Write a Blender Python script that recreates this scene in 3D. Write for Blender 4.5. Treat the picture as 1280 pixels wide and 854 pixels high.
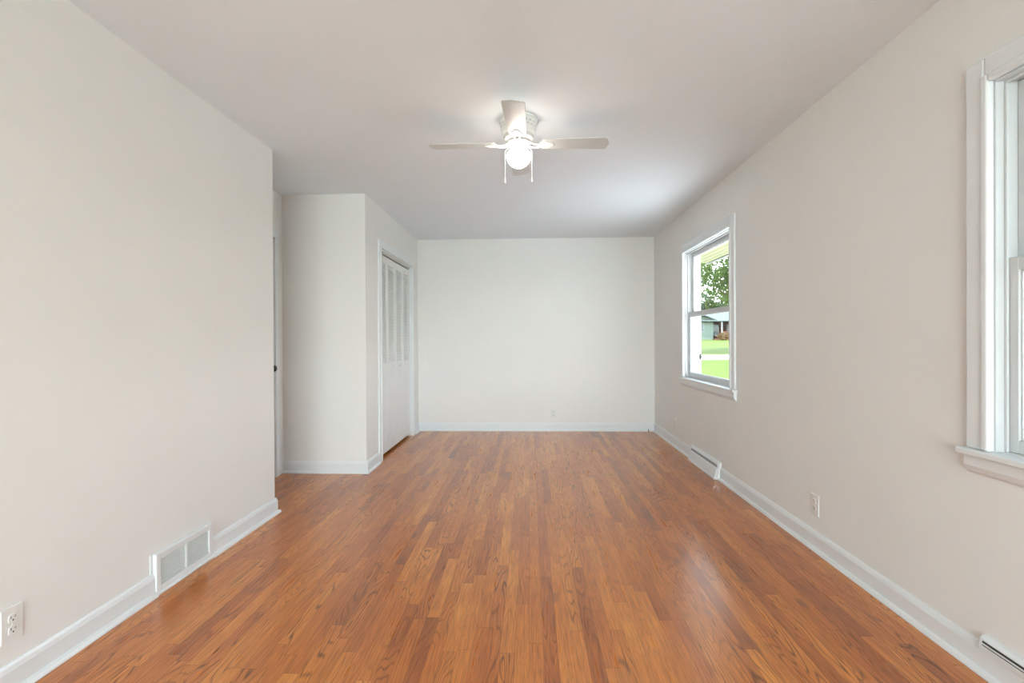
import bpy, bmesh, math, random
from mathutils import Vector, Matrix

for _o in list(bpy.data.objects):
    bpy.data.objects.remove(_o)
S = bpy.context.scene
C = S.collection
PI = math.pi

# ---------------------------------------------------------------- camera
F_PX, YAW, PITCH, ROLL, EYE = 604.0, 0.037, -0.0042, -0.0052, 1.161
cam = bpy.data.cameras.new('camera')
cam.sensor_fit = 'HORIZONTAL'
cam.sensor_width = 36.0
cam.lens = 36.0 * F_PX / 1280.0
cam.clip_start = 0.02
cam.clip_end = 2000
camo = bpy.data.objects.new('camera', cam)
C.objects.link(camo)
fwd = Vector((-math.sin(YAW) * math.cos(PITCH), math.cos(YAW) * math.cos(PITCH), math.sin(PITCH)))
rgt = Vector((math.cos(YAW), math.sin(YAW), 0))
upv = rgt.cross(fwd)
c_, s_ = math.cos(ROLL), math.sin(ROLL)
r2 = c_ * rgt + s_ * upv
u2 = -s_ * rgt + c_ * upv
m = Matrix((r2, u2, -fwd)).transposed().to_4x4()
m.translation = Vector((0, 0, EYE))
camo.matrix_world = m
S.camera = camo

# ---------------------------------------------------------------- exposure, sky, sun, added fill lamp
S.view_settings.view_transform = 'Standard'
S.view_settings.look = 'None'
S.view_settings.exposure = 0.12
S.view_settings.gamma = 1.0
S.view_settings.use_curve_mapping = False

W = bpy.data.worlds.new('sky')
S.world = W
W.use_nodes = True
wn, wl = W.node_tree.nodes, W.node_tree.links
bg = wn['Background']
tc = wn.new('ShaderNodeTexCoord')
sep = wn.new('ShaderNodeSeparateXYZ')
rmp = wn.new('ShaderNodeValToRGB')
wl.new(tc.outputs['Generated'], sep.inputs[0])
wl.new(sep.outputs['Z'], rmp.inputs['Fac'])
rmp.color_ramp.elements[0].position = 0.0
rmp.color_ramp.elements[0].color = (0.95, 0.97, 1.0, 1)
rmp.color_ramp.elements[1].position = 0.7
rmp.color_ramp.elements[1].color = (0.52, 0.70, 1.0, 1)
wl.new(rmp.outputs['Color'], bg.inputs['Color'])
bg.inputs['Strength'].default_value = 10.5

sun = bpy.data.lights.new('sun', 'SUN')
sun.energy = 13.0
sun.angle = 0.009
sun.color = (1.0, 0.96, 0.88)
suno = bpy.data.objects.new('sun', sun)
C.objects.link(suno)
suno.rotation_euler = Vector((-0.45, 0.27, -1.0)).to_track_quat('-Z', 'Y').to_euler()

# added fill lamp standing in for daylight, outside the invented window behind the camera
day = bpy.data.lights.new('rear_fill', 'AREA')
day.shape = 'RECTANGLE'
day.size, day.size_y = 3.6, 2.6
day.energy = 405
day.color = (0.80, 0.93, 0.98)
fillo = bpy.data.objects.new('rear_fill', day)
C.objects.link(fillo)
fillo.location = (0.0, -5.0, 1.1)
fillo.rotation_euler = Vector((0, 1, 0.03)).to_track_quat('-Z', 'Y').to_euler()

# ---------------------------------------------------------------- room numbers
H = 2.44
XL, XR, YB = -1.7208, 1.5626, 6.129
YL = 3.1855
XC, YC = -1.431, 4.1688
XH = -2.171
YF = -3.7
XO = 1.705                    # outer face of the right wall

# ---------------------------------------------------------------- helpers
def link(name, bm, mat, parent=None, smooth=False, loc=None, bevel=0.0, segs=2):
    me = bpy.data.meshes.new(name)
    bmesh.ops.recalc_face_normals(bm, faces=bm.faces)
    bm.to_mesh(me)
    bm.free()
    if mat:
        for mm in (mat if isinstance(mat, (list, tuple)) else [mat]):
            me.materials.append(mm)
    if smooth:
        for p in me.polygons:
            p.use_smooth = True
    o = bpy.data.objects.new(name, me)
    C.objects.link(o)
    if loc is not None:
        o.location = loc
    if parent:
        o.parent = parent
    if bevel > 0:
        b = o.modifiers.new('bevel', 'BEVEL')
        b.width = bevel
        b.segments = segs
        b.limit_method = 'ANGLE'
        b.angle_limit = math.radians(40)
    if smooth == 'auto' :
        o.modifiers.new('split', 'EDGE_SPLIT').split_angle = math.radians(38)
    return o

def box(bm, x0, x1, y0, y1, z0, z1, mi=0):
    vs = [bm.verts.new((x, y, z)) for x in (x0, x1) for y in (y0, y1) for z in (z0, z1)]
    for q in ((0, 1, 3, 2), (4, 6, 7, 5), (0, 4, 5, 1), (2, 3, 7, 6), (0, 2, 6, 4), (1, 5, 7, 3)):
        f = bm.faces.new([vs[i] for i in q])
        f.material_index = mi
    return vs

def B(*args):
    bm = bmesh.new()
    for a in args:
        box(bm, *a)
    return bm

def lathe(bm, prof, cx=0, cy=0, n=48, mi=0):
    rings = []
    for r, z in prof:
        if r < 1e-6:
            rings.append([bm.verts.new((cx, cy, z))])
        else:
            rings.append([bm.verts.new((cx + r * math.cos(2 * PI * k / n), cy + r * math.sin(2 * PI * k / n), z)) for k in range(n)])
    for a, b in zip(rings, rings[1:]):
        if len(a) == 1 and len(b) == 1:
            continue
        for k in range(n):
            k2 = (k + 1) % n
            if len(a) == 1:
                f = bm.faces.new((a[0], b[k], b[k2]))
            elif len(b) == 1:
                f = bm.faces.new((a[k], a[k2], b[0]))
            else:
                f = bm.faces.new((a[k], a[k2], b[k2], b[k]))
            f.material_index = mi
    return bm

def lathe_axis(prof, axis, loc, n=28):
    bm = bmesh.new()
    lathe(bm, prof, n=n)
    q = Vector((0, 0, 1)).rotation_difference(Vector(axis))
    bmesh.ops.transform(bm, matrix=Matrix.Translation(loc) @ q.to_matrix().to_4x4(), verts=bm.verts)
    return bm

def tube(bm, pts, r, n=8, taper=None):
    pts = [Vector(p) for p in pts]
    rings = []
    for i, p in enumerate(pts):
        d = (pts[min(i + 1, len(pts) - 1)] - pts[max(i - 1, 0)]).normalized()
        a = d.orthogonal().normalized() if i == 0 else (a - d * a.dot(d)).normalized()
        b = d.cross(a)
        rr = r if taper is None else taper[i]
        rings.append([bm.verts.new(p + (a * math.cos(2 * PI * k / n) + b * math.sin(2 * PI * k / n)) * rr) for k in range(n)])
    for u, v in zip(rings, rings[1:]):
        for k in range(n):
            bm.faces.new((u[k], u[(k + 1) % n], v[(k + 1) % n], v[k]))
    bm.faces.new(rings[0][::-1])
    bm.faces.new(rings[-1])
    return bm

def sweep(bm, path, prof, side=1):
    """extrude prof [(offset into the room, z)] along a 2D path with mitred corners; side=+1 offsets to the left"""
    P = [Vector(p) for p in path]
    rings = []
    for i, p in enumerate(P):
        ds = []
        if i > 0:
            ds.append((P[i] - P[i - 1]).normalized())
        if i < len(P) - 1:
            ds.append((P[i + 1] - P[i]).normalized())
        ns = [Vector((-d.y, d.x)) * side for d in ds]
        nrm = ns[0] if len(ns) == 1 else (ns[0] + ns[1]) / (1 + ns[0].dot(ns[1]))
        rings.append([bm.verts.new((p.x + nrm.x * o, p.y + nrm.y * o, z)) for o, z in prof])
    n = len(prof)
    for a, b in zip(rings, rings[1:]):
        for k in range(n):
            bm.faces.new((a[k], a[(k + 1) % n], b[(k + 1) % n], b[k]))
    bm.faces.new(rings[0][::-1])
    bm.faces.new(rings[-1])
    return bm

def prism_y(bm, prof, y0, y1):
    """extrude an (x, z) polygon along y"""
    a = [bm.verts.new((x, y0, z)) for x, z in prof]
    b = [bm.verts.new((x, y1, z)) for x, z in prof]
    n = len(prof)
    for k in range(n):
        bm.faces.new((a[k], a[(k + 1) % n], b[(k + 1) % n], b[k]))
    bm.faces.new(a[::-1])
    bm.faces.new(b)
    return bm

def empty(name, loc=(0, 0, 0), parent=None):
    o = bpy.data.objects.new(name, None)
    C.objects.link(o)
    o.location = loc
    o.empty_display_size = 0.1
    if parent:
        o.parent = parent
    return o

def tag(o, label=None, cat=None, group=None, kind=None):
    if label:
        o['label'] = label
    if cat:
        o['category'] = cat
    if group:
        o['group'] = group
    if kind:
        o['kind'] = kind
    return o

def struct(o, label, cat):
    return tag(o, label, cat, kind='structure')

# ---------------------------------------------------------------- materials
def mat(name, col, rough=0.5, spec=0.5, metal=0.0, coat=0.0):
    mt = bpy.data.materials.new(name)
    mt.use_nodes = True
    b = mt.node_tree.nodes['Principled BSDF']
    b.inputs['Base Color'].default_value = (*col, 1)
    b.inputs['Roughness'].default_value = rough
    b.inputs['Specular IOR Level'].default_value = spec
    b.inputs['Metallic'].default_value = metal
    b.inputs['Coat Weight'].default_value = coat
    return mt

def N(mt, kind, **kw):
    n = mt.node_tree.nodes.new(kind)
    for k, v in kw.items():
        setattr(n, k, v)
    return n

def noise_mat(name, c0, c1, scale=20, detail=4, rough=0.6, bump=0.0, bscale=None, stretch=(1, 1, 1), spec=0.4, pos=(0.35, 0.65), bdist=0.001):
    mt = mat(name, c0, rough, spec)
    nt = mt.node_tree
    b = nt.nodes['Principled BSDF']
    t = N(mt, 'ShaderNodeTexCoord')
    mp = N(mt, 'ShaderNodeMapping')
    mp.inputs['Scale'].default_value = stretch
    nt.links.new(t.outputs['Object'], mp.inputs['Vector'])
    nz = N(mt, 'ShaderNodeTexNoise')
    nz.inputs['Scale'].default_value = scale
    nz.inputs['Detail'].default_value = detail
    nt.links.new(mp.outputs[0], nz.inputs['Vector'])
    cr = N(mt, 'ShaderNodeValToRGB')
    cr.color_ramp.elements[0].position = pos[0]
    cr.color_ramp.elements[1].position = pos[1]
    cr.color_ramp.elements[0].color = (*c0, 1)
    cr.color_ramp.elements[1].color = (*c1, 1)
    nt.links.new(nz.outputs['Fac'], cr.inputs['Fac'])
    nt.links.new(cr.outputs['Color'], b.inputs['Base Color'])
    if bump > 0:
        n2 = N(mt, 'ShaderNodeTexNoise')
        n2.inputs['Scale'].default_value = bscale or scale
        n2.inputs['Detail'].default_value = 3
        nt.links.new(mp.outputs[0], n2.inputs['Vector'])
        bp = N(mt, 'ShaderNodeBump')
        bp.inputs['Strength'].default_value = bump
        bp.inputs['Distance'].default_value = bdist
        nt.links.new(n2.outputs['Fac'], bp.inputs['Height'])
        nt.links.new(bp.outputs[0], b.inputs['Normal'])
    return mt

M_WALL = noise_mat('wall_paint', (0.82, 0.798, 0.768), (0.83, 0.808, 0.778), scale=3, rough=0.55, bump=0.25, bscale=160, spec=0.25)
M_CEIL = noise_mat('ceiling_paint', (0.855, 0.90, 0.935), (0.865, 0.91, 0.945), scale=3, rough=0.8, bump=0.3, bscale=120, spec=0.15)
M_TRIM = noise_mat('trim_paint', (0.785, 0.80, 0.805), (0.795, 0.81, 0.815), scale=8, rough=0.28, spec=0.5)
M_VINYL = noise_mat('window_vinyl', (0.62, 0.63, 0.63), (0.64, 0.65, 0.65), scale=8, rough=0.35)
M_DOOR = noise_mat('door_paint', (0.80, 0.80, 0.785), (0.815, 0.815, 0.80), scale=10, rough=0.4)
M_PLATE = noise_mat('plate_plastic', (0.78, 0.76, 0.73), (0.79, 0.77, 0.74), scale=30, rough=0.3)
M_SLOT = noise_mat('dark_slot', (0.05, 0.045, 0.04), (0.07, 0.065, 0.06), scale=30, rough=0.8)
M_BLACK = noise_mat('black_metal', (0.012, 0.012, 0.012), (0.02, 0.02, 0.02), scale=30, rough=0.35)
M_FAN = noise_mat('fan_enamel', (0.84, 0.83, 0.80), (0.86, 0.85, 0.82), scale=20, rough=0.25)
M_BLADE = noise_mat('blade_laminate', (0.61, 0.62, 0.61), (0.65, 0.66, 0.65), scale=14, stretch=(1, 8, 1), rough=0.35)
M_GRILLE = noise_mat('grille_paint', (0.77, 0.77, 0.75), (0.79, 0.79, 0.77), scale=20, rough=0.4)
M_METAL = noise_mat('track_metal', (0.55, 0.55, 0.54), (0.62, 0.62, 0.6), scale=40, rough=0.4)

M_GLOBE = mat('lit_globe', (0.9, 0.88, 0.82), 0.3)
_b = M_GLOBE.node_tree.nodes['Principled BSDF']
_b.inputs['Emission Color'].default_value = (1.0, 0.93, 0.84, 1)
_b.inputs['Emission Strength'].default_value = 22.0

def glass_mat():
    mt = bpy.data.materials.new('window_glass')
    mt.use_nodes = True
    nt = mt.node_tree
    nt.nodes.clear()
    out = N(mt, 'ShaderNodeOutputMaterial')
    mix = N(mt, 'ShaderNodeMixShader')
    tr = N(mt, 'ShaderNodeBsdfTransparent')
    tr.inputs['Color'].default_value = (0.96, 0.985, 0.97, 1)
    gl = N(mt, 'ShaderNodeBsdfGlossy')
    gl.inputs['Roughness'].default_value = 0.01
    lw = N(mt, 'ShaderNodeLayerWeight')
    pw_ = N(mt, 'ShaderNodeMath', operation='POWER')
    pw_.inputs[1].default_value = 5.0
    nt.links.new(lw.outputs['Facing'], pw_.inputs[0])
    fr = N(mt, 'ShaderNodeMath', operation='MULTIPLY_ADD')
    fr.inputs[1].default_value = 0.3
    fr.inputs[2].default_value = 0.016
    nt.links.new(pw_.outputs[0], fr.inputs[0])
    nt.links.new(fr.outputs[0], mix.inputs[0])
    nt.links.new(tr.outputs[0], mix.inputs[1])
    nt.links.new(gl.outputs[0], mix.inputs[2])
    nt.links.new(mix.outputs[0], out.inputs[0])
    return mt
M_GLASS = glass_mat()

def screen_mat():
    mt = bpy.data.materials.new('insect_screen')
    mt.use_nodes = True
    nt = mt.node_tree
    nt.nodes.clear()
    out = N(mt, 'ShaderNodeOutputMaterial')
    mix = N(mt, 'ShaderNodeMixShader')
    mix.inputs[0].default_value = 0.5
    tr = N(mt, 'ShaderNodeBsdfTransparent')
    df = N(mt, 'ShaderNodeBsdfDiffuse')
    df.inputs['Color'].default_value = (0.10, 0.10, 0.10, 1)
    nt.links.new(tr.outputs[0], mix.inputs[1])
    nt.links.new(df.outputs[0], mix.inputs[2])
    nt.links.new(mix.outputs[0], out.inputs[0])
    return mt
M_SCREEN = screen_mat()

def floor_mat():
    mt = mat('oak_strip_floor', (0.45, 0.17, 0.06), 0.3, 0.5, coat=0.4)
    mt.node_tree.nodes['Principled BSDF'].inputs['Coat Roughness'].default_value = 0.20
    nt = mt.node_tree
    L = nt.links.new
    b = nt.nodes['Principled BSDF']
    def math_(op, a, c=None, d=None):
        n = N(mt, 'ShaderNodeMath', operation=op)
        for i, v in enumerate((a, c, d)):
            if v is None:
                continue
            if isinstance(v, (int, float)):
                n.inputs[i].default_value = v
            else:
                L(v, n.inputs[i])
        return n.outputs[0]
    def comb(x, y, z):
        n = N(mt, 'ShaderNodeCombineXYZ')
        for i, v in enumerate((x, y, z)):
            if isinstance(v, (int, float)):
                n.inputs[i].default_value = v
            else:
                L(v, n.inputs[i])
        return n.outputs[0]
    def noise(vec, scale, detail=2, rough=0.5, dist=0.0):
        n = N(mt, 'ShaderNodeTexNoise')
        n.inputs['Scale'].default_value = scale
        n.inputs['Detail'].default_value = detail
        n.inputs['Roughness'].default_value = rough
        n.inputs['Distortion'].default_value = dist
        L(vec, n.inputs['Vector'])
        return n.outputs['Fac']
    def white(vec):
        n = N(mt, 'ShaderNodeTexWhiteNoise', noise_dimensions='3D')
        L(vec, n.inputs['Vector'])
        s = N(mt, 'ShaderNodeSeparateColor')
        L(n.outputs['Color'], s.inputs[0])
        return s.outputs
    t = N(mt, 'ShaderNodeTexCoord')
    sp = N(mt, 'ShaderNodeSeparateXYZ')
    L(t.outputs['Object'], sp.inputs[0])
    x, y = sp.outputs['X'], sp.outputs['Y']
    w = 0.0535
    xs = math_('DIVIDE', math_('ADD', x, 10.013), w)
    ix = math_('FLOOR', xs)
    fx = math_('FRACT', xs)
    rs = white(comb(ix, 3.7, 0.0))
    ln = math_('MULTIPLY_ADD', rs[1], 0.6, 0.5)
    ys = math_('DIVIDE', math_('ADD', y, math_('MULTIPLY_ADD', rs[0], 5.0, 20.0)), ln)
    iy = math_('FLOOR', ys)
    fy = math_('FRACT', ys)
    rp = white(comb(ix, iy, 1.3))
    rq = white(comb(ix, iy, 7.9))
    # grain coordinates, shifted for each board
    ox = math_('MULTIPLY', rp[0], 37.0)
    oy = math_('MULTIPLY', rp[1], 53.0)
    gx = math_('ADD', x, ox)
    gy = math_('ADD', y, oy)
    # cathedral figure: contour lines of a stretched noise
    n1 = noise(comb(math_('MULTIPLY', gx, 11.0), math_('MULTIPLY', gy, 1.25), math_('MULTIPLY', rp[2], 9.0)), 1.0, 1.6, 0.45, 0.25)
    ring = math_('FRACT', math_('MULTIPLY', n1, 19.0))
    ringd = math_('ABSOLUTE', math_('SUBTRACT', ring, 0.5))           # 0..0.5
    mr = N(mt, 'ShaderNodeMapRange')
    L(ringd, mr.inputs[0])
    mr.inputs[1].default_value = 0.0
    mr.inputs[2].default_value = 0.20
    mr.inputs[3].default_value = 1.0
    mr.inputs[4].default_value = 0.0
    ringm = mr.outputs[0]
    # fine pores
    n2 = noise(comb(math_('MULTIPLY', gx, 230.0), math_('MULTIPLY', gy, 7.0), 0.0), 1.0, 3.0, 0.6)
    n3 = noise(comb(math_('MULTIPLY', gx, 55.0), math_('MULTIPLY', gy, 2.2), 4.0), 1.0, 2.0, 0.55)
    n4 = noise(comb(math_('MULTIPLY', gx, 5.0), math_('MULTIPLY', gy, 3.0), 8.0), 1.0, 2.0)
    n5 = noise(comb(x, y, 2.0), 0.9, 2.0)
    # board tone
    cr = N(mt, 'ShaderNodeValToRGB')
    e = cr.color_ramp.elements
    e[0].position = 0.0
    e[0].color = (0.25, 0.082, 0.032, 1)
    e[1].position = 1.0
    e[1].color = (0.72, 0.275, 0.055, 1)
    for p_, c in ((0.10, (0.37, 0.103, 0.019)), (0.35, (0.50, 0.148, 0.026)), (0.65, (0.575, 0.185, 0.032)), (0.88, (0.64, 0.225, 0.042))):
        k = e.new(p_)
        k.color = (*c, 1)
    tone = math_('ADD', math_('MULTIPLY_ADD', rp[2], 0.72, 0.16), math_('MULTIPLY_ADD', n4, 0.7, -0.35))
    tone = math_('ADD', tone, math_('MULTIPLY_ADD', n5, 0.5, -0.25))
    L(tone, cr.inputs['Fac'])
    # figure darkening; more on some boards than others
    amt = math_('MULTIPLY_ADD', math_('POWER', rq[0], 1.6), 0.85, 0.12)
    amt = math_('MULTIPLY', amt, math_('MULTIPLY_ADD', n4, 1.6, -0.1))
    d1 = math_('MULTIPLY', math_('MULTIPLY', ringm, amt), math_('MULTIPLY_ADD', n2, 0.9, 0.45))
    d2 = math_('MULTIPLY', math_('SUBTRACT', n2, 0.5), 1.3)
    d3 = math_('MULTIPLY', math_('SUBTRACT', n3, 0.5), 0.55)
    dark = math_('MAXIMUM', math_('SUBTRACT', 1.0, math_('ADD', d1, math_('ADD', d2, d3))), 0.30)
    # knots and mineral streaks
    n6 = noise(comb(math_('MULTIPLY', gx, 9.0), math_('MULTIPLY', gy, 4.5), 21.0), 1.0, 1.0)
    k6 = N(mt, 'ShaderNodeMapRange')
    L(n6, k6.inputs[0])
    k6.inputs[1].default_value = 0.70
    k6.inputs[2].default_value = 0.80
    k6.inputs[3].default_value = 1.0
    k6.inputs[4].default_value = 0.5
    # joints
    ex = math_('MINIMUM', fx, math_('SUBTRACT', 1.0, fx))
    gapx = math_('LESS_THAN', ex, 0.012)
    ey = math_('MULTIPLY', math_('MINIMUM', fy, math_('SUBTRACT', 1.0, fy)), ln)
    gapy = math_('LESS_THAN', ey, 0.0011)
    gap = math_('MAXIMUM', gapx, gapy)
    dark = math_('MULTIPLY', dark, math_('MULTIPLY_ADD', gap, -0.38, 1.0))
    mx = N(mt, 'ShaderNodeMix', data_type='RGBA', blend_type='MULTIPLY')
    mx.inputs[0].default_value = 1.0
    L(cr.outputs['Color'], mx.inputs[6])
    # darken the blue most, so that grain stays brown
    cc = N(mt, 'ShaderNodeCombineColor')
    L(dark, cc.inputs[0])
    L(math_('POWER', math_('MAXIMUM', dark, 0.01), 1.1), cc.inputs[1])
    L(math_('POWER', math_('MAXIMUM', dark, 0.01), 1.2), cc.inputs[2])
    L(cc.outputs[0], mx.inputs[7])
    mk = N(mt, 'ShaderNodeMix', data_type='RGBA', blend_type='MIX')
    L(k6.outputs[0], mk.inputs[0])
    mk.inputs[6].default_value = (0.10, 0.052, 0.032, 1)
    L(mx.outputs[2], mk.inputs[7])
    L(mk.outputs[2], b.inputs['Base Color'])
    rr = math_('MULTIPLY_ADD', n3, 0.16, 0.22)
    rr = math_('MULTIPLY_ADD', ringm, 0.05, rr)
    L(rr, b.inputs['Roughness'])
    hgt = math_('SUBTRACT', math_('MULTIPLY', n2, 0.25), math_('ADD', gap, math_('MULTIPLY', ringm, 0.35)))
    bp = N(mt, 'ShaderNodeBump')
    bp.inputs['Strength'].default_value = 0.10
    bp.inputs['Distance'].default_value = 0.0008
    L(hgt, bp.inputs['Height'])
    L(bp.outputs[0], b.inputs['Normal'])
    return mt
M_FLOOR = floor_mat()

# ================================================================= STRUCTURE
o = link('floor', B((-2.9, XO, YF - 0.14, YB + 0.14, -0.12, 0.0)), M_FLOOR)
struct(o, 'oak strip floor in reddish brown running to the back wall', 'floor')
o = link('ceiling', B((-2.9, XO, YF - 0.14, YB + 0.14, H, H + 0.12)), M_CEIL)
struct(o, 'flat pale grey painted ceiling', 'ceiling')

WT = 0.12
def wall(name, label, *boxes):
    return struct(link(name, B(*boxes), M_WALL), label, 'wall')

wall('wall_left', 'long off-white wall at the left with a return grille and an outlet', (XL - WT, XL, YF, YL, 0, H), (-2.9, XL - WT, YL - WT, YL, 0, H))
wall('wall_back', 'off-white wall facing the camera at the far end', (-2.9, XO, YB, YB + 0.14, 0, H))
# hall wall with its door opening
HD0, HD1, HDZ = 3.285, 4.02, 2.035
wall('wall_hall', 'narrow strip of off-white wall holding the hall door', (XH - WT, XH, YL, HD0, 0, H), (XH - WT, XH, HD1, YC, 0, H), (XH - WT, XH, HD0, HD1, HDZ, H))
wall('wall_closet_front', 'off-white wall of the closet box facing the camera', (-2.9, XC, YC, YC + WT, 0, H))
CD0, CD1, CDZ = 4.575, 5.81, 2.045
wall('wall_closet_side', 'off-white wall of the closet box around the louvred doors', (XC - WT, XC, YC + WT, CD0, 0, H), (XC - WT, XC, CD1, YB, 0, H), (XC - WT, XC, CD0, CD1, CDZ, H))
wall('wall_closet_inner', 'plain wall inside the closet', (-2.2, -2.12, YC + WT, YB, 0, H))
wall('wall_hall_outer', 'plain wall of the hall beyond the door', (-2.9, -2.8, YL, YC, 0, H))

# right wall with two windows
WZ0, WZ1 = 0.772, 2.025
WINS = [(3.80, 4.945), (0.545, 1.69)]
rb = [(XR, XO, YF, WINS[1][0], 0, H), (XR, XO, WINS[1][1], WINS[0][0], 0, H), (XR, XO, WINS[0][1], YB, 0, H)]
for a, b_ in WINS:
    rb += [(XR, XO, a, b_, 0, WZ0 - 0.02), (XR, XO, a, b_, WZ1, H)]
wall('wall_right', 'long off-white wall at the right with two windows', *rb)
# wall behind the camera, opened for the added window
FW0, FW1, FZ0, FZ1 = -1.45, 1.30, 0.30, 2.15
wall('wall_front', 'off-white wall behind the camera', (XL - WT, FW0, YF - 0.14, YF, 0, H), (FW1, XO, YF - 0.14, YF, 0, H),
     (FW0, FW1, YF - 0.14, YF, 0, FZ0), (FW0, FW1, YF - 0.14, YF, FZ1, H))

# ------------------------------------------------ baseboards with shoe moulding
BP = [(0, 0), (0.030, 0), (0.030, 0.006), (0.025, 0.017), (0.014, 0.021), (0.014, 0.080), (0.010, 0.094), (0.005, 0.104), (0, 0.104)]
def baseboard(name, label, *paths):
    bm = bmesh.new()
    for side, pth in paths:
        sweep(bm, pth, BP, side)
    return struct(link(name, bm, M_TRIM), label, 'baseboard')
baseboard('baseboard_left', 'white baseboard and shoe moulding along the left wall', (-1, [(XL, YF), (XL, 2.130)]), (-1, [(XL, 2.522), (XL, YL), (XL - 0.25, YL)]))
baseboard('baseboard_closet', 'white baseboard wrapping the closet corner', (-1, [(XH, YC), (XC, YC), (XC, 4.500)]) )
baseboard('baseboard_back', 'white baseboard along the far wall', (-1, [(XC, 5.893), (XC, YB), (XR, YB), (XR, 4.700)]))
baseboard('baseboard_right', 'white baseboard and shoe moulding along the right wall', (-1, [(XR, 4.010), (XR, YF)]))

# ------------------------------------------------ casings
def casing_bar(bm, axis, sgn, x0, a0, a1, z0, z1, inner):
    """flat casing board with a rounded inner bead, lying on plane x=x0 and standing out towards sgn"""
    box(bm, min(x0, x0 + sgn * 0.016), max(x0, x0 + sgn * 0.016), a0, a1, z0, z1)

def door_casing(name, x0, sgn, y0, y1, zt, w, parent):
    """three boards round an opening, mitre-free, with a bead on the inner edge"""
    bm = bmesh.new()
    a, b_ = sorted((x0, x0 + sgn * 0.016))
    c, d = sorted((x0, x0 + sgn * 0.022))
    box(bm, a, b_, y0 - w, y0 - 0.018, 0, zt + w)
    box(bm, a, b_, y1 + 0.018, y1 + w, 0, zt + w)
    box(bm, a, b_, y0 - 0.018, y1 + 0.018, zt + 0.018, zt + w)
    box(bm, c, d, y0 - 0.018, y0, 0, zt + 0.018)
    box(bm, c, d, y1, y1 + 0.018, 0, zt + 0.018)
    box(bm, c, d, y0, y1, zt, zt + 0.018)
    return link(name, bm, M_TRIM, parent, bevel=0.004)

def jamb(name, x0, x1, y0, y1, zt, parent, t=0.014):
    a, b_ = sorted((x0, x1))
    return link(name, B((a, b_, y0, y0 + t, 0, zt), (a, b_, y1 - t, y1, 0, zt), (a, b_, y0 + t, y1 - t, zt - t, zt)), M_TRIM, parent, bevel=0.002)

# ------------------------------------------------ door_1: hall door
d1 = struct(empty('door_1', (XH, HD1, 0)), 'white hall door edge with a black knob beyond the left wall', 'door')
def loc_child(o, root):
    o.location = o.location - root.location
    return o
loc_child(door_casing('door_casing', XH, 1, HD0, HD1, HDZ, 0.070, d1), d1)
loc_child(jamb('door_jamb', XH - WT, XH, HD0, HD1, HDZ, d1), d1)
bm = bmesh.new()
y0, y1 = HD0 + 0.017, HD1 - 0.017
xs0, xs1 = XH - 0.055, XH - 0.018
box(bm, xs0, xs1 - 0.008, y0, y1, 0.01, HDZ - 0.018)
for a, b_ in ((y0, y0 + 0.1), (y1 - 0.1, y1), ((y0 + y1) / 2 - 0.05, (y0 + y1) / 2 + 0.05)):
    box(bm, xs1 - 0.008, xs1, a, b_, 0.01, HDZ - 0.018)
for a, b_ in ((0.01, 0.22), (0.86, 1.0), (1.55, 1.65), (1.90, HDZ - 0.018)):
    for yy0, yy1 in ((y0 + 0.1, (y0 + y1) / 2 - 0.05), ((y0 + y1) / 2 + 0.05, y1 - 0.1)):
        box(bm, xs1 - 0.008, xs1, yy0, yy1, a, b_)
loc_child(link('door_slab', bm, M_DOOR, d1), d1)
ky, kz = 3.962, 0.928
kn = link('door_knob', lathe_axis([(0, 0), (0.012, 0.0), (0.011, 0.022), (0.018, 0.028), (0.027, 0.038), (0.0275, 0.05), (0.022, 0.062), (0.0, 0.066)], (1, 0, 0), (xs1 + 0.004, ky, kz)), M_BLACK, d1, smooth=True)
tag(loc_child(kn, d1), 'black knob')
rs_ = link('rose', lathe_axis([(0, 0), (0.033, 0.0), (0.032, 0.006), (0.018, 0.011), (0, 0.011)], (1, 0, 0), (0, 0, 0)), M_BLACK, kn, smooth=True)
rs_.location = (xs1, ky, kz)
tag(rs_, 'round black rose')
hg = link('strike_plate', B((XH - 0.002, XH + 0.024, HD1 - 0.004, HD1 + 0.002, 2.030, 2.040)), M_METAL, d1)
loc_child(hg, d1)

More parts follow.
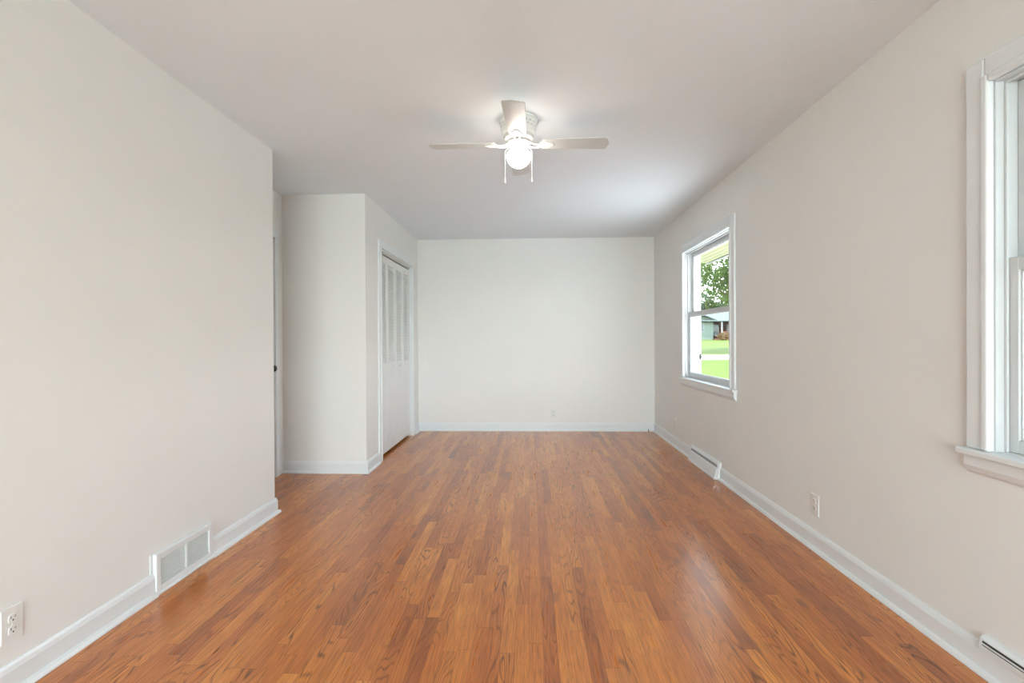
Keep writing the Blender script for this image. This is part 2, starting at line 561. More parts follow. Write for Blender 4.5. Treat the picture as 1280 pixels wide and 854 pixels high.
# ------------------------------------------------ door_2: louvred bifold closet doors
d2 = struct(empty('door_2', (XC, CD0, 0)), 'white louvred bifold closet doors with four panels and two small knobs', 'door')
loc_child(door_casing('door_casing', XC, 1, CD0, CD1, CDZ, 0.075, d2), d2)
loc_child(jamb('door_jamb', XC - WT, XC, CD0, CD1, CDZ, d2, t=0.010), d2)
tr_ = link('door_track', B((XC - 0.052, XC - 0.018, CD0 + 0.012, CD1 - 0.012, 2.017, 2.035)), M_METAL, d2)
tag(loc_child(tr_, d2), 'grey metal top track')
XF = XC - 0.025                      # front face of the panels
def bifold(y0, y1):
    bm = bmesh.new()
    z0, z1 = 0.030, 2.003
    st, tk = 0.040, 0.028
    x0, x1 = XF - tk, XF
    box(bm, x0, x1, y0, y0 + st, z0, z1)
    box(bm, x0, x1, y1 - st, y1, z0, z1)
    for a, b_ in ((z0, z0 + 0.10), (0.835, 0.925), (z1 - 0.075, z1)):
        box(bm, x0, x1, y0 + st, y1 - st, a, b_)
    # lower raised panel
    box(bm, x0 + 0.008, x1 - 0.0015, y0 + st, y1 - st, z0 + 0.10, 0.835)
    
    n = 30
    lo, hi = 0.925, z1 - 0.075
    p = (hi - lo) / n
    for k in range(n):
        zc = lo + (k + 0.5) * p
        h, d, t = 0.0168, 0.0092, 0.0029
        vs = []
        for yy in (y0 + st - 0.002, y1 - st + 0.002):
            vs.append([bm.verts.new((XF - tk / 2 + sx, yy, zc + sz)) for sx, sz in ((d, -h - t), (d, -h + t), (-d, h + t), (-d, h - t))])
        for q in range(4):
            bm.faces.new((vs[0][q], vs[0][(q + 1) % 4], vs[1][(q + 1) % 4], vs[1][q]))
        bm.faces.new(vs[0][::-1])
        bm.faces.new(vs[1])
    return bm
pw = (CD1 - CD0 - 0.024) / 4
for k in range(4):
    a = CD0 + 0.012 + k * pw
    pn = loc_child(link('bifold_panel', bifold(a + 0.0015, a + pw - 0.0015), M_DOOR, d2), d2)
    if k in (1, 2):
        ky_ = a + pw / 2
        kb = link('knob', lathe_axis([(0, 0), (0.008, 0.0), (0.007, 0.010), (0.014, 0.016), (0.016, 0.022), (0.012, 0.029), (0, 0.031)], (1, 0, 0), (0, 0, 0)), M_DOOR, pn, smooth=True)
        kb.location = (XF, ky_, 0.880)

# ------------------------------------------------ windows in the right wall
def window(idx, y0, y1, label, screen=False):
    root = struct(empty('window_%d' % idx, (XR, (y0 + y1) / 2, WZ0)), label, 'window')
    def add(name, bm, mt, **k):
        return loc_child(link(name, bm, mt, root, **k), root)
    w = 0.085
    # casing: side boards and head, rounded bead on the inner edge
    bm = bmesh.new()
    xa, xb_ = XR - 0.018, XR
    box(bm, xa, xb_, y0 - w, y0 - 0.014, WZ0, WZ1 + w)
    box(bm, xa, xb_, y1 + 0.014, y1 + w, WZ0, WZ1 + w)
    box(bm, xa, xb_, y0 - 0.014, y1 + 0.014, WZ1 + 0.014, WZ1 + w)
    for s0, s1 in ((y0 - 0.024, y0 + 0.004), (y1 - 0.004, y1 + 0.024)):
        box(bm, XR - 0.024, XR + 0.002, s0, s1, WZ0, WZ1 + 0.024)
    box(bm, XR - 0.024, XR + 0.002, y0 + 0.004, y1 - 0.004, WZ1 - 0.004, WZ1 + 0.024)
    add('window_casing', bm, M_TRIM, bevel=0.008, segs=3)
    # stool and apron
    add('window_stool', B((XR - 0.042, XR + 0.05, y0 - w - 0.014, y1 + w + 0.014, WZ0 - 0.022, WZ0)), M_TRIM, bevel=0.005, segs=3)
    bm = bmesh.new()
    prism_y(bm, [(XR, WZ0 - 0.022), (XR - 0.024, WZ0 - 0.022), (XR - 0.024, WZ0 - 0.060), (XR - 0.016, WZ0 - 0.078), (XR - 0.006, WZ0 - 0.088), (XR, WZ0 - 0.088)], y0 - w - 0.002, y1 + w + 0.002)
    add('window_apron', bm, M_TRIM, bevel=0.003)
    # vinyl frame: jamb liner and parting stops
    t = 0.008
    bm = bmesh.new()
    box(bm, XR + 0.002, XO + 0.006, y0, y0 + t, WZ0, WZ1)
    box(bm, XR + 0.002, XO + 0.006, y1 - t, y1, WZ0, WZ1)
    box(bm, XR + 0.002, XO + 0.006, y0 + t, y1 - t, WZ1 - t, WZ1)
    box(bm, XR + 0.03, XO + 0.02, y0 + t, y1 - t, WZ0 - 0.018, WZ0 + 0.004)
    for a, b_ in ((XR + 0.028, XR + 0.036), (XR + 0.106, XO + 0.006)):
        box(bm, a, b_, y0 + t, y0 + t + 0.010, WZ0 + 0.004, WZ1 - t)
        box(bm, a, b_, y1 - t - 0.010, y1 - t, WZ0 + 0.004, WZ1 - t)
        box(bm, a, b_, y0 + t + 0.010, y1 - t - 0.010, WZ1 - t - 0.010, WZ1 - t)
    add('window_frame', bm, M_VINYL, bevel=0.002)
    # sashes
    def sash(name, x0, x1, z0, z1, rb_, rt):
        yy0, yy1, st = y0 + t + 0.001, y1 - t - 0.001, 0.038
        bm = bmesh.new()
        box(bm, x0, x1, yy0, yy0 + st, z0, z1)
        box(bm, x0, x1, yy1 - st, yy1, z0, z1)
        box(bm, x0, x1, yy0 + st, yy1 - st, z0, z0 + rb_)
        box(bm, x0, x1, yy0 + st, yy1 - st, z1 - rt, z1)
        g = 0.006       # glazing bead
        xm = (x0 + x1) / 2
        box(bm, xm - 0.008, xm + 0.008, yy0 + st, yy0 + st + g, z0 + rb_, z1 - rt)
        box(bm, xm - 0.008, xm + 0.008, yy1 - st - g, yy1 - st, z0 + rb_, z1 - rt)
        box(bm, xm - 0.008, xm + 0.008, yy0 + st + g, yy1 - st - g, z0 + rb_, z0 + rb_ + g)
        box(bm, xm - 0.008, xm + 0.008, yy0 + st + g, yy1 - st - g, z1 - rt - g, z1 - rt)
        s = add(name, bm, M_VINYL, bevel=0.003)
        p = link('pane', B((xm - 0.002, xm + 0.002, yy0 + st - 0.002, yy1 - st + 0.002, z0 + rb_ - 0.002, z1 - rt + 0.002)), M_GLASS, s)
        return s
    sash('lower_sash', XR + 0.038, XR + 0.068, WZ0 + 0.004, 1.425, 0.045, 0.044)
    sash('upper_sash', XR + 0.072, XR + 0.102, 1.385, WZ1 - t - 0.002, 0.040, 0.040)
    # outside brick-mould
    bm = bmesh.new()
    for q in ((y0 - 0.05, y0, WZ0 - 0.02, WZ1 + 0.05), (y1, y1 + 0.05, WZ0 - 0.02, WZ1 + 0.05)):
        box(bm, XO, XO + 0.022, *q)
    box(bm, XO, XO + 0.022, y0, y1, WZ1, WZ1 + 0.05)
    box(bm, XO, XO + 0.04, y0 - 0.06, y1 + 0.06, WZ0 - 0.05, WZ0 - 0.02)
    add('outside_trim', bm, M_VINYL, bevel=0.003)
    if screen:
        fr = add('screen_frame', B((XO - 0.012, XO - 0.002, y0 + t, y0 + t + 0.02, WZ0 + 0.004, WZ1 - t), (XO - 0.012, XO - 0.002, y1 - t - 0.02, y1 - t, WZ0 + 0.004, WZ1 - t),
                                   (XO - 0.012, XO - 0.002, y0 + t + 0.02, y1 - t - 0.02, WZ0 + 0.004, WZ0 + 0.024), (XO - 0.012, XO - 0.002, y0 + t + 0.02, y1 - t - 0.02, WZ1 - t - 0.02, WZ1 - t)), M_METAL)
        mesh_ = link('mesh', B((XO - 0.0075, XO - 0.0065, y0 + t + 0.018, y1 - t - 0.018, WZ0 + 0.022, WZ1 - t - 0.018)), M_SCREEN, fr)
        tag(mesh_, 'fine dark insect mesh')
    return root
w1 = window(1, *WINS[0], 'white double-hung window in the right wall overlooking the lawn and house')
w2 = window(2, *WINS[1], 'white double-hung window at the right edge, cropped by the frame', screen=True)
lt = link('latch', B((XO + 0.000, XO + 0.014, 4.920, 4.934, 0.950, 1.005), (XO + 0.002, XO + 0.02, 4.915, 4.930, 0.968, 0.985)), M_BLACK, w1)
tag(loc_child(lt, w1), 'small black latch')

# added window, unseen behind the camera, there to let the fill lamp in
w3 = struct(empty('window_3', (0, YF, FZ0)), 'added unseen three-pane window behind the camera for the fill lamp', 'window')
bm = bmesh.new()
box(bm, FW0, FW1, YF - 0.10, YF - 0.04, FZ0, FZ0 + 0.05)
box(bm, FW0, FW1, YF - 0.10, YF - 0.04, FZ1 - 0.05, FZ1)
for a in (FW0, FW0 + 0.78, FW1 - 0.83, FW1 - 0.05):
    box(bm, a, a + 0.05, YF - 0.10, YF - 0.04, FZ0 + 0.05, FZ1 - 0.05)
loc_child(link('window_frame', bm, M_VINYL, w3), w3)
loc_child(link('pane', B((FW0 + 0.04, FW1 - 0.04, YF - 0.072, YF - 0.068, FZ0 + 0.04, FZ1 - 0.04)), M_GLASS, w3), w3)
bm = B((FW0 - 0.08, FW0, YF, YF + 0.018, FZ0 - 0.08, FZ1 + 0.08), (FW1, FW1 + 0.08, YF, YF + 0.018, FZ0 - 0.08, FZ1 + 0.08),
       (FW0, FW1, YF, YF + 0.018, FZ1, FZ1 + 0.08), (FW0, FW1, YF, YF + 0.018, FZ0 - 0.08, FZ0))
loc_child(link('window_casing', bm, M_TRIM, w3, bevel=0.004), w3)

# ================================================================= CEILING FAN
FX, FY = -0.060, 2.825
fan = tag(empty('ceiling_fan', (FX, FY, H)), 'white four-blade hugger ceiling fan with a lit globe and two pull chains', 'ceiling fan')
def fadd(name, bm, mt, **k):
    return link(name, bm, mt, fan, **k)
Z = lambda z: z - H
housing = fadd('motor_housing', lathe(bmesh.new(), [(0, 0), (0.112, 0), (0.113, -0.010), (0.108, -0.016), (0.106, -0.020), (0.100, -0.078), (0.095, -0.086), (0.087, -0.092), (0.084, -0.112), (0.070, -0.122), (0.0, -0.122)], n=64), M_FAN, smooth='auto')
bm = bmesh.new()
for k in range(22):
    a = 2 * PI * k / 22
    for zz in (-0.034, -0.052):
        r = 0.1045 if zz > -0.04 else 0.1025
        vs = box(bm, r - 0.004, r + 0.0012, -0.0075, 0.0075, zz - 0.004, zz + 0.004)
        bmesh.ops.rotate(bm, verts=vs, cent=(0, 0, 0), matrix=Matrix.Rotation(a + (0.14 if zz < -0.04 else 0), 3, 'Z'))
vt = link('vent_slots', bm, M_METAL, housing)
tag(vt, 'grey cooling slots')
fadd('flywheel', lathe(bmesh.new(), [(0, -0.122), (0.062, -0.122), (0.066, -0.126), (0.066, -0.136), (0.060, -0.141), (0, -0.141)], n=48), M_FAN, smooth='auto')
fadd('switch_housing', lathe(bmesh.new(), [(0, -0.141), (0.040, -0.141), (0.042, -0.146), (0.042, -0.166), (0.046, -0.170), (0.048, -0.184), (0, -0.184)], n=40), M_FAN, smooth='auto')
gl = fadd('light_globe', lathe(bmesh.new(), [(0.036, -0.180), (0.048, -0.181), (0.062, -0.186), (0.069, -0.197), (0.071, -0.211), (0.069, -0.226), (0.062, -0.243), (0.048, -0.259), (0.030, -0.271), (0.014, -0.277), (0, -0.279)], n=48), M_GLOBE, smooth=True)
tag(gl, 'glowing white glass globe')

def blade_mesh():
    out = [(0.135, -0.044), (0.150, -0.050), (0.490, -0.060), (0.508, -0.054), (0.524, -0.014), (0.526, 0.010), (0.514, 0.058), (0.508, 0.061), (0.150, 0.050), (0.135, 0.044)]
    bm = bmesh.new()
    t = 0.0028
    a = [bm.verts.new((x, y, -t)) for x, y in out]
    b_ = [bm.verts.new((x, y, t)) for x, y in out]
    n = len(out)
    bm.faces.new(a[::-1])
    bm.faces.new(b_)
    for k in range(n):
        bm.faces.new((a[k], a[(k + 1) % n], b_[(k + 1) % n], b_[k]))
    return bm
def bracket_mesh():
    bm = bmesh.new()
    # lobed plate under the blade
    out = []
    for k in range(40):
        a = 2 * PI * k / 40
        r = 0.030 + 0.0055 * math.cos(3 * a)
        out.append((0.158 + r * 1.25 * math.cos(a), r * 1.1 * math.sin(a)))
    lo = [bm.verts.new((x, y, -0.0075)) for x, y in out]
    hi = [bm.verts.new((x, y, -0.0030)) for x, y in out]
    bm.faces.new(lo[::-1])
    bm.faces.new(hi)
    for k in range(40):
        bm.faces.new((lo[k], lo[(k + 1) % 40], hi[(k + 1) % 40], hi[k]))
    # curved twin arms from the flywheel
    for s in (-1, 1):
        tube(bm, [(0.050, s * 0.012, 0.010), (0.066, s * 0.020, -0.002), (0.085, s * 0.022, -0.010), (0.105, s * 0.016, -0.012), (0.130, s * 0.014, -0.0075)], 0.0055, n=10)
    for x, y in ((0.140, 0.016), (0.140, -0.016), (0.180, 0.0)):
        lathe(bm, [(0, -0.0105), (0.003, -0.0105), (0.005, -0.0078), (0.005, -0.0070)], x, y, n=14)
    # rounded screw boss against the flywheel
    lathe(bm, [(0, -0.008), (0.010, -0.007), (0.015, 0.0), (0.015, 0.008), (0.010, 0.012), (0, 0.012)], 0.058, 0.0, n=20)
    return bm
bl0, br0 = None, None
for k in range(4):
    ang = math.radians((1.0, 89.0, 178.4, 268.2)[k])
    mw = Matrix.Translation((0, 0, -0.139)) @ Matrix.Rotation(ang, 4, 'Z') @ Matrix.Rotation(math.radians(-8.5), 4, 'X')
    mb = Matrix.Translation((0, 0, -0.139)) @ Matrix.Rotation(ang, 4, 'Z')
    if k == 0:
        bl0 = fadd('fan_blade', blade_mesh(), M_BLADE, bevel=0.0015)
        br0 = fadd('blade_bracket', bracket_mesh(), M_FAN, smooth='auto')
        bl, br = bl0, br0
    else:
        bl, br = bl0.copy(), br0.copy()
        for q in (bl, br):
            C.objects.link(q)
            q.parent = fan
    bl.matrix_local = mw
    br.matrix_local = mw
def chain(dx, dy, z1):
    bm = bmesh.new()
    n = 26
    pts = [(dx * 0.52, dy * 0.52, -0.160), (dx * 0.8, dy * 0.8, -0.166), (dx, dy, -0.185)]
    for a, b_ in zip(pts, pts[1:]):
        tube(bm, [a, b_], 0.0012, n=6)
    z = -0.185
    while z > z1:
        lathe(bm, [(0, z), (0.0017, z - 0.0012), (0.0017, z - 0.0030), (0, z - 0.0042)], dx, dy, n=8)
        z -= 0.0040
    c = fadd('pull_chain', bm, M_FAN, smooth=True)
    f = link('chain_fob', lathe(bmesh.new(), [(0, 0.004), (0.0025, 0.002), (0.003, -0.006), (0.0058, -0.018), (0.0055, -0.024), (0, -0.028)], n=16), M_FAN, c, smooth=True)
    f.location = (dx, dy, z1)
chain(-0.079, -0.012, -0.345)
chain(0.077, -0.012, -0.340)

# ================================================================= OUTLETS
def outlet(loc, face, label):
    """face: rotation about z turning +x (out of the wall) into the room"""
    r = empty('wall_outlet', loc)
    r.rotation_euler = (0, 0, face)
    tag(r, label, 'outlet', 'duplex wall outlets')
    pl = link('cover_plate', B((0, 0.006, -0.035, 0.035, -0.0575, 0.0575)), M_PLATE, r, bevel=0.003, segs=3)
    link('screw', lathe_axis([(0, 0), (0.0035, 0), (0.003, 0.0012), (0, 0.0014)], (1, 0, 0), (0.006, 0, 0), n=14), M_PLATE, r, smooth=True)
    for s in (-1, 1):
        bm = bmesh.new()
        out = []
        for k in range(32):
            a = 2 * PI * k / 32
            out.append((max(-0.0135, min(0.0135, 0.0172 * math.cos(a))), 0.0172 * math.sin(a) * 0.86 + s * 0.0195))
        a_ = [bm.verts.new((0.0055, y, z)) for y, z in out]
        b_ = [bm.verts.new((0.0085, y, z)) for y, z in out]
        bm.faces.new(a_[::-1])
        bm.faces.new(b_)
        for k in range(32):
            bm.faces.new((a_[k], a_[(k + 1) % 32], b_[(k + 1) % 32], b_[k]))
        rc = link('receptacle', bm, M_PLATE, r)
        zc = s * 0.0195
        bm = B((0.0080, 0.0088, -0.0078, -0.0055, zc + 0.000, zc + 0.009), (0.0080, 0.0088, 0.0055, 0.0075, zc + 0.001, zc + 0.008))
        q = lathe_axis([(0, 0.0), (0.0028, 0.0), (0.0028, 0.0008), (0, 0.0008)], (1, 0, 0), (0.0080, 0, zc - 0.006), n=14)
        me = bpy.data.meshes.new('tmp')
        q.to_mesh(me)
        q.free()
        bm.from_mesh(me)
        bpy.data.meshes.remove(me)
        tag(link('slots', bm, M_SLOT, rc), 'dark plug slots')
    return r
outlet((XL, 1.532, 0.229), 0, 'white duplex outlet low on the left wall at the bottom left')
outlet((XR, 2.708, 0.245), PI, 'white duplex outlet on the right wall between the two windows')
outlet((XR, 5.235, 0.242), PI, 'white duplex outlet on the right wall near the far corner')
outlet((0.296, YB, 0.224), -PI / 2, 'white duplex outlet on the far end wall above the baseboard')

# ================================================================= RETURN AIR GRILLE (left wall)
g = tag(empty('return_air_grille', (XL, 2.326, 0)), 'white rectangular return air grille set in the left baseboard', 'air vent')
ya, yb = -0.196, 0.196
zt = 0.190
bm = bmesh.new()
fr = [(ya, ya + 0.030, 0, zt), (yb - 0.030, yb, 0, zt), (ya + 0.030, yb - 0.030, 0, 0.040), (ya + 0.030, yb - 0.030, zt - 0.032, zt)]
for q in fr:
    box(bm, 0.0, 0.020, *q)
box(bm, 0.0, 0.027, ya - 0.002, yb + 0.002, 0.0, 0.014)
link('frame', bm, M_TRIM, g, bevel=0.004)
link('mullion', B((0.002, 0.019, -0.006, 0.006, 0.040, zt - 0.032)), M_TRIM, g, bevel=0.001)
link('backing', B((0.0005, 0.0025, ya + 0.03, yb - 0.03, 0.04, zt - 0.032)), M_METAL, g)
for s0, s1 in ((ya + 0.030, -0.006), (0.006, yb - 0.030)):
    bm = bmesh.new()
    n = 10
    for k in range(n):
        z = 0.042 + (k + 0.5) * (zt - 0.032 - 0.044) / n
        vs = box(bm, 0.004, 0.016, s0, s1, z - 0.0010, z + 0.0010)
        for v in vs:
            v.co.z += -(v.co.x - 0.010) * 0.55
    link('louvres', bm, M_GRILLE, g)
link('side_flange', B((0.0, 0.004, ya - 0.016, ya, 0.104, 0.192)), M_TRIM, g, bevel=0.002)

# ================================================================= BASEBOARD REGISTERS (right wall)
def register(y0, y1, label, grill):
    L_ = y1 - y0
    r = tag(empty('baseboard_register', (XR, (y0 + y1) / 2, 0)), label, 'air vent', 'baseboard heat registers')
    h = L_ / 2
    body = [(0, 0), (-0.058, 0), (-0.058, 0.012), (-0.050, 0.020), (-0.036, 0.088), (0, 0.088)]
    bm = bmesh.new()
    prism_y(bm, body, -h + 0.02, h - 0.02)
    # end caps, slightly proud
    cap = [(0, 0), (-0.060, 0), (-0.060, 0.014), (-0.052, 0.022), (-0.022, 0.134), (-0.012, 0.142), (0, 0.142)]
    end = [(0, 0), (-0.031, 0), (-0.031, 0.014), (-0.028, 0.022), (-0.014, 0.134), (-0.010, 0.142), (0, 0.142)]
    for ya_, yb_ in ((-h + 0.030, -h), (h - 0.030, h)):
        u = [bm.verts.new((x, ya_, z)) for x, z in cap]
        v = [bm.verts.new((x, yb_, z)) for x, z in end]
        for k in range(7):
            bm.faces.new((u[k], u[(k + 1) % 7], v[(k + 1) % 7], v[k]))
        bm.faces.new(u[::-1])
        bm.faces.new(v)
    # top rail above the opening
    prism_y(bm, [(0, 0.126), (-0.022, 0.126), (-0.020, 0.134), (-0.012, 0.142), (0, 0.142)], -h + 0.02, h - 0.02)
    link('body', bm, M_TRIM, r, bevel=0.002)
    bm = bmesh.new()
    prism_y(bm, [(-0.001, 0.088), (-0.034, 0.088), (-0.0205, 0.126), (-0.001, 0.126)], -h + 0.02, h - 0.02)
    tag(link('opening', bm, M_SLOT, r), 'dark slotted opening')
    bm = bmesh.new()
    n = int((L_ - 0.04) / grill)
    for k in range(1, n):
        y = -h + 0.02 + k * (L_ - 0.04) / n
        prism_y(bm, [(-0.030, 0.0905), (-0.0352, 0.0905), (-0.0224, 0.126), (-0.018, 0.126)], y - 0.0016, y + 0.0016)
    prism_y(bm, [(-0.030, 0.088), (-0.036, 0.088), (-0.0325, 0.098), (-0.028, 0.098)], -h + 0.02, h - 0.02)
    prism_y(bm, [(-0.020, 0.118), (-0.0262, 0.118), (-0.0235, 0.127), (-0.018, 0.127)], -h + 0.02, h - 0.02)
    if grill > 0.1:
        prism_y(bm, [(-0.024, 0.1055), (-0.0310, 0.1055), (-0.0300, 0.1085), (-0.024, 0.1085)], -h + 0.021, h - 0.021)
    link('vanes', bm, M_TRIM, r)
    return r
register(4.010, 4.700, 'white baseboard register with a dark slotted top on the right wall below the far window', 0.024)
r = tag(empty('baseboard_register', (XR, 1.333, 0)), 'white baseboard register with long dark slots at the bottom right corner', 'air vent', 'baseboard heat registers')
h = 0.384
bm = bmesh.new()
prism_y(bm, [(0, 0.1045), (-0.006, 0.1045), (-0.0145, 0.094), (-0.0145, 0.088), (-0.022, 0.088), (-0.024, 0.104), (-0.020, 0.128), (-0.012, 0.138), (0, 0.138)], -h, h)
link('body', bm, M_TRIM, r, bevel=0.0015)
for za, zb_, xa_, xb2 in ((0.1175, 0.1235, -0.0232, -0.0218), (0.1085, 0.1105, -0.0242, -0.0232)):
    bm = bmesh.new()
    prism_y(bm, [(-0.012, za), (xa_ - 0.0006, za), (xb2 - 0.0006, zb_), (-0.012, zb_)], -h + 0.012, h - 0.012)
    tag(link('slot', bm, M_SLOT, r), 'long dark slot')

# ================================================================= CABLE STUB by the far right corner
bm = tube(bmesh.new(), [(0, 0, 0), (0, 0.001, 0.012), (0.001, 0.003, 0.026)], 0.006, n=12)
tube(bm, [(0.001, 0.003, 0.026), (0.001, 0.0035, 0.036)], 0.0022, n=8)
o = link('cable_stub', bm, M_BLACK, smooth='auto', loc=(1.474, 6.080, 0))
tag(o, 'short dark cable end poking from the floor beside the far right corner', 'cable')

# ================================================================= OUTSIDE
random.seed(7)
M_LAWN = noise_mat('lawn_grass', (0.040, 0.058, 0.004), (0.070, 0.090, 0.009), scale=1.6, detail=9, rough=0.9, spec=0.1, bump=0.5, bscale=14, bdist=0.03)
M_ROAD = noise_mat('pale_concrete', (0.2, 0.195, 0.18), (0.23, 0.225, 0.205), scale=3, detail=6, rough=0.9, spec=0.1)
M_BOUNCE = noise_mat('bounce_concrete', (0.58, 0.57, 0.55), (0.64, 0.63, 0.61), scale=3, detail=6, rough=0.9, spec=0.1)
M_SIDING = noise_mat('green_siding', (0.115, 0.145, 0.108), (0.125, 0.155, 0.118), scale=2, rough=0.8, spec=0.2, stretch=(0.3, 0.3, 9))
M_SHINGLE = noise_mat('grey_shingle', (0.07, 0.083, 0.072), (0.082, 0.095, 0.084), scale=6, rough=0.9, spec=0.1)
M_BRICKW = noise_mat('brown_brick', (0.03, 0.011, 0.006), (0.06, 0.022, 0.011), scale=5, rough=0.9, spec=0.1)
M_REDWOOD = noise_mat('red_wood', (0.11, 0.03, 0.011), (0.14, 0.04, 0.015), scale=8, rough=0.7)
M_PEACH = noise_mat('orange_shrub', (0.12, 0.06, 0.024), (0.16, 0.10, 0.042), scale=5, rough=0.9, spec=0.1)
M_DARKWIN = noise_mat('dark_window', (0.03, 0.05, 0.055), (0.06, 0.09, 0.09), scale=2, rough=0.1)
M_SOFFIT = noise_mat('cream_soffit', (0.20, 0.18, 0.08), (0.215, 0.195, 0.09), scale=6, rough=0.6)
M_BARK = noise_mat('bark', (0.06, 0.045, 0.03), (0.13, 0.10, 0.07), scale=9, rough=0.95, spec=0.1, stretch=(1, 1, 0.2))
M_WHITE = noise_mat('white_post', (0.22, 0.22, 0.21), (0.24, 0.24, 0.23), scale=9, rough=0.6)

def leaf_mat(name, c0, c1):
    mt = noise_mat(name, c0, c1, scale=2.2, detail=3, rough=0.6, spec=0.25)
    nt = mt.node_tree
    b = nt.nodes['Principled BSDF']
    tl = N(mt, 'ShaderNodeBsdfTranslucent')
    tl.inputs['Color'].default_value = (0.13, 0.19, 0.02, 1)
    mx = N(mt, 'ShaderNodeMixShader')
    mx.inputs[0].default_value = 0.35
    out = nt.nodes['Material Output']
    nt.links.new(b.outputs[0], mx.inputs[1])
    nt.links.new(tl.outputs[0], mx.inputs[2])
    nt.links.new(mx.outputs[0], out.inputs[0])
    return mt
M_LEAF = leaf_mat('oak_leaf', (0.024, 0.048, 0.007), (0.062, 0.095, 0.014))
M_LEAF2 = leaf_mat('dark_leaf', (0.008, 0.018, 0.009), (0.018, 0.03, 0.012))

def gz(y):
    return -0.45 + 0.019 * max(0.0, min(y, 200) - 8)

bm = bmesh.new()
ys_ = [-60, 8, 27.6, 33.2, 50, 80, 120, 200, 400]
xs_ = [-120, -3, 1.705, 10, 40, 90, 200]
grid = [[bm.verts.new((x, y, gz(y))) for x in xs_] for y in ys_]
for j in range(len(ys_) - 1):
    for i in range(len(xs_) - 1):
        bm.faces.new((grid[j][i], grid[j][i + 1], grid[j + 1][i + 1], grid[j + 1][i]))
struct(link('lawn', bm, M_LAWN), 'bright green mown lawn seen through the far window', 'lawn')
bm = bmesh.new()
pts = [bm.verts.new((x, y, gz(y) + 0.03)) for x, y in ((-100, 27.9), (200, 27.9), (200, 32.9), (-100, 32.9))]
lo = [bm.verts.new((v.co.x, v.co.y, v.co.z - 0.2)) for v in pts]
bm.faces.new(pts)
bm.faces.new(lo[::-1])
for k in range(4):
    bm.faces.new((pts[k], lo[k], lo[(k + 1) % 4], pts[(k + 1) % 4]))
struct(link('road', bm, M_ROAD), 'pale concrete road crossing the lawn outside', 'road')

bm = bmesh.new()
box(bm, 1.72, 10.5, -9.0, 12.5, -0.6, -0.40)  # unseen pale slab, added to throw sunlight up through the far window
struct(link('bounce_slab', bm, M_BOUNCE), 'added unseen pale slab bouncing sunlight in at the far window', 'bounce_slab')

# our own roof and eave
bm = bmesh.new()
prism_y(bm, [(2.62, 2.40), (2.62, 2.48), (-0.3, 3.55), (-3.8, 2.48), (-3.8, 2.40), (-0.3, 3.45)], YF - 0.95, YB + 1.0)
struct(link('roof', bm, M_SHINGLE), 'roof over the room', 'roof')
bm = bmesh.new()
x = XO
while x < 2.57:                       # soffit boards running along the wall
    prism_y(bm, [(x, 2.25), (x + 0.078, 2.25), (x + 0.082, 2.256), (x + 0.082, 2.27), (x, 2.27)], YF - 0.9, YB + 0.95)
    x += 0.086
struct(link('eave_soffit', bm, M_SOFFIT), 'cream board soffit under the eave outside the window', 'soffit')
struct(link('fascia', B((2.565, 2.595, YF - 0.95, YB + 1.0, 2.235, 2.43)), M_WHITE, bevel=0.003), 'white fascia at the eave edge', 'fascia')
struct(link('foundation', B((-2.9, XO - 0.01, YF - 0.14, YB + 0.14, -0.75, -0.12)), M_ROAD), 'concrete foundation under the room', 'foundation')

# ---- neighbour house
nh = tag(empty('neighbour_house', (29, 80, gz(80))), 'pale green single-storey house with a brown porch across the lawn', 'house')
def hadd(name, bm, mt, label=None, parent=None, **k):
    o_ = link(name, bm, mt, parent or nh, **k)
    if parent is None:
        loc_child(o_, nh)
    if label:
        o_['label'] = label
    return o_
G0 = gz(80) - 0.3
bm = bmesh.new()
y0, y1 = 80.0, 88.0
pr = [(26.3, G0), (29.9, G0), (29.9, 4.25), (28.25, 4.80), (26.3, 4.15)]
a = [bm.verts.new((x, y0, z)) for x, z in pr]
b_ = [bm.verts.new((x, y1, z)) for x, z in pr]
for k in range(5):
    bm.faces.new((a[k], a[(k + 1) % 5], b_[(k + 1) % 5], b_[k]))
bm.faces.new(a[::-1])
bm.faces.new(b_)
box(bm, 20.0, 26.3, 83.0, 88.0, G0, 3.95)
hadd('gable_wing', bm, M_SIDING)
hadd('porch_wall', B((29.9, 42.0, 83.0, 88.0, G0, 3.95)), M_BRICKW, 'dark brown porch wall')
bm = bmesh.new()
th = 0.16
prism_y(bm, [(25.9, 4.05), (28.25, 4.90), (30.45, 3.98), (30.45, 3.98 + th), (28.25, 4.90 + th), (25.9, 4.05 + th)], 79.5, 86.5)
def slope(bm, x0, x1, ya, za, yb, zb, t=0.14):
    q = [(ya, za), (yb, zb), (yb, zb + t), (ya, za + t)]
    u = [bm.verts.new((x0, y, z)) for y, z in q]
    v = [bm.verts.new((x1, y, z)) for y, z in q]
    for k in range(4):
        bm.faces.new((u[k], u[(k + 1) % 4], v[(k + 1) % 4], v[k]))
    bm.faces.new(u[::-1])
    bm.faces.new(v)
slope(bm, 19.6, 42.5, 79.3, 3.90, 85.5, 6.0)
slope(bm, 19.6, 42.5, 85.5, 6.0, 89.0, 3.90)
hadd('roof', bm, M_SHINGLE)
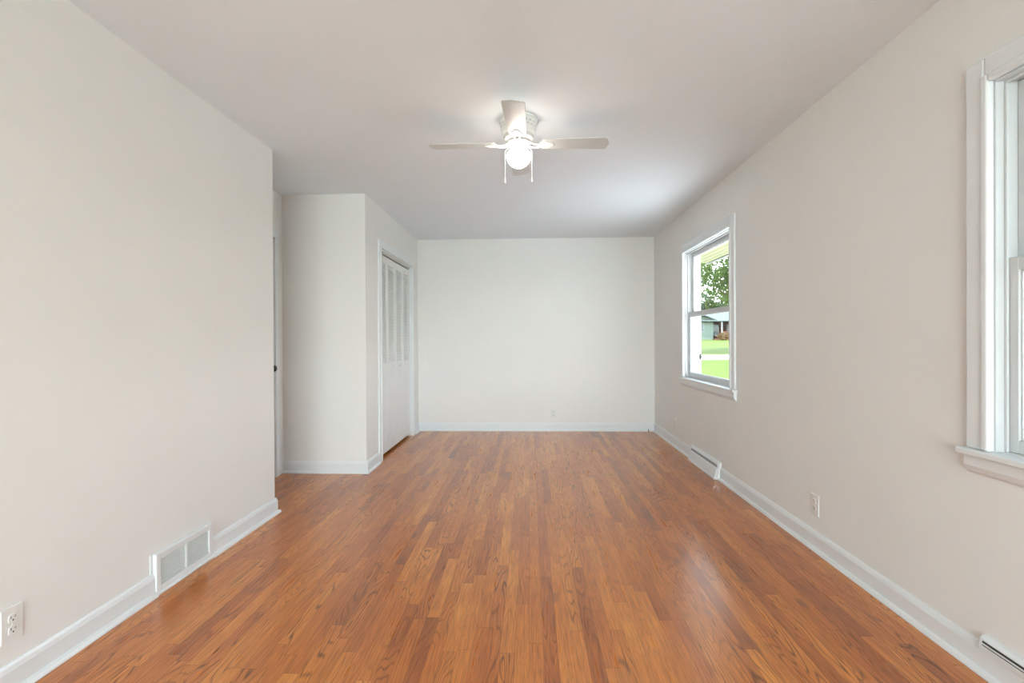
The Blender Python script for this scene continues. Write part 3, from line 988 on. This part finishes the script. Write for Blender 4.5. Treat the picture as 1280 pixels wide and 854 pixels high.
for x0, x1, z0, z1, yy in ((27.55, 28.35, 2.35, 3.55, 80.0), (31.0, 31.9, 1.7, 3.4, 83.0), (33.3, 35.0, 2.0, 3.4, 83.0), (37, 38.6, 2.0, 3.4, 83.0), (22, 23.4, 2.2, 3.4, 83.0)):
    f = hadd('house_window', B((x0 - 0.08, x0, yy - 0.06, yy, z0 - 0.08, z1 + 0.08), (x1, x1 + 0.08, yy - 0.06, yy, z0 - 0.08, z1 + 0.08),
                               (x0, x1, yy - 0.06, yy, z1, z1 + 0.08), (x0, x1, yy - 0.06, yy, z0 - 0.08, z0), ((x0 + x1) / 2 - 0.03, (x0 + x1) / 2 + 0.03, yy - 0.05, yy, z0, z1)), M_WHITE)
    hadd('pane', B((x0, x1, yy - 0.03, yy - 0.01, z0, z1)), M_DARKWIN, parent=f)
for px in (31.15, 34.6, 38.0, 41.5):
    hadd('porch_post', B((px - 0.11, px + 0.11, 79.55, 79.77, G0, 3.90)), M_WHITE, bevel=0.01)
hadd('porch_deck', B((29.9, 42.0, 79.4, 83.0, G0, 1.15)), M_REDWOOD)
bm = B((31.3, 41.5, 79.50, 79.60, 2.20, 2.30), (31.3, 41.5, 79.50, 79.60, 1.30, 1.40))
x = 31.35
while x < 41.5:
    box(bm, x, x + 0.10, 79.52, 79.58, 1.40, 2.20)
    x += 0.22
hadd('porch_railing', bm, M_REDWOOD, 'red-brown porch railing')

# ---- leafy things
def rand_ball():
    while True:
        v = Vector((random.uniform(-1, 1), random.uniform(-1, 1), random.uniform(-1, 1)))
        if 0.02 < v.length < 1:
            return v
def leaves(bm, centers, per, rad, size, mi=0):
    for c in centers:
        for _ in range(per):
            p = Vector(c) + rand_ball() * rad
            s = size * random.uniform(0.6, 1.3)
            n = rand_ball().normalized()
            u = n.orthogonal().normalized()
            u.rotate(Matrix.Rotation(random.uniform(0, 6.28), 3, n))
            v = n.cross(u)
            q = [p - u * s, p - u * s * 0.2 + v * s * 0.45, p + u * s, p - u * s * 0.2 - v * s * 0.45]
            q[1] += n * s * 0.15
            q[3] += n * s * 0.15
            bm.faces.new([bm.verts.new(k) for k in q])
def tree(name, x, y, trunk_h, R, zc, zr, nc, per, size, mt, label, group=None, rad=0.55, lobes=None):
    root = tag(empty(name, (x, y, gz(y))), label, 'tree', group)
    bm = bmesh.new()
    tube(bm, [(0, 0, -0.3), (0.05, 0.02, trunk_h * 0.5), (-0.05, 0.05, trunk_h), (0.1, 0, zc)], 0.3, n=12, taper=[0.36, 0.27, 0.22, 0.10])
    cs = []
    for _ in range(nc):
        v = rand_ball()
        v = v.normalized() * (0.35 + 0.65 * v.length)
        cs.append((v.x * R, v.y * R, zc + v.z * zr))
    if lobes:
        cs += lobes
    for c in cs[::max(1, len(cs) // 34)]:
        c = Vector(c)
        st = Vector((0, 0, trunk_h * 0.95 + random.uniform(0, 0.8)))
        mid = (st + c) / 2 + Vector((0, 0, random.uniform(-0.2, 0.4)))
        tube(bm, [st, mid, c], 0.05, n=6, taper=[0.11, 0.06, 0.02])
    link('trunk', bm, M_BARK, root)
    bm = bmesh.new()
    leaves(bm, cs, per, rad, size)
    link('crown', bm, mt, root)
    return root
tree('shade_tree', 18.4, 39.0, 2.9, 5.6, 6.6, 3.6, 190, 75, 0.17, M_LEAF, 'leafy green shade tree filling the upper pane of the far window', rad=0.75)
tree('background_tree', 41.0, 104.0, 3, 6.5, 6.2, 3.8, 60, 60, 0.5, M_LEAF2, 'dark green tree behind the roof of the neighbour house', rad=1.5)
tree('background_tree', 15.0, 112.0, 3, 7.5, 6.4, 4.0, 60, 60, 0.5, M_LEAF2, 'dark green tree farther off beyond the neighbour house gable', rad=1.5)
def shrub(x, y, r, h, mt, label, n=60, per=26):
    cs = []
    for _ in range(n):
        v = rand_ball()
        cs.append((v.x * r, v.y * r, h * 0.5 + v.z * h * 0.45))
    bm = bmesh.new()
    leaves(bm, cs, per, 0.28, 0.14)
    tube(bm, [(0, 0, -0.1), (0, 0, h * 0.6)], 0.04, n=6)
    o_ = link('shrub', bm, mt, loc=(x, y, gz(y)))
    return tag(o_, label, 'shrub')
shrub(30.6, 77.6, 0.75, 1.15, M_PEACH, 'peach-coloured rounded shrub in front of the porch')
shrub(32.7, 78.3, 0.7, 0.5, M_PEACH, 'low orange shrub beside the porch railing', n=30)
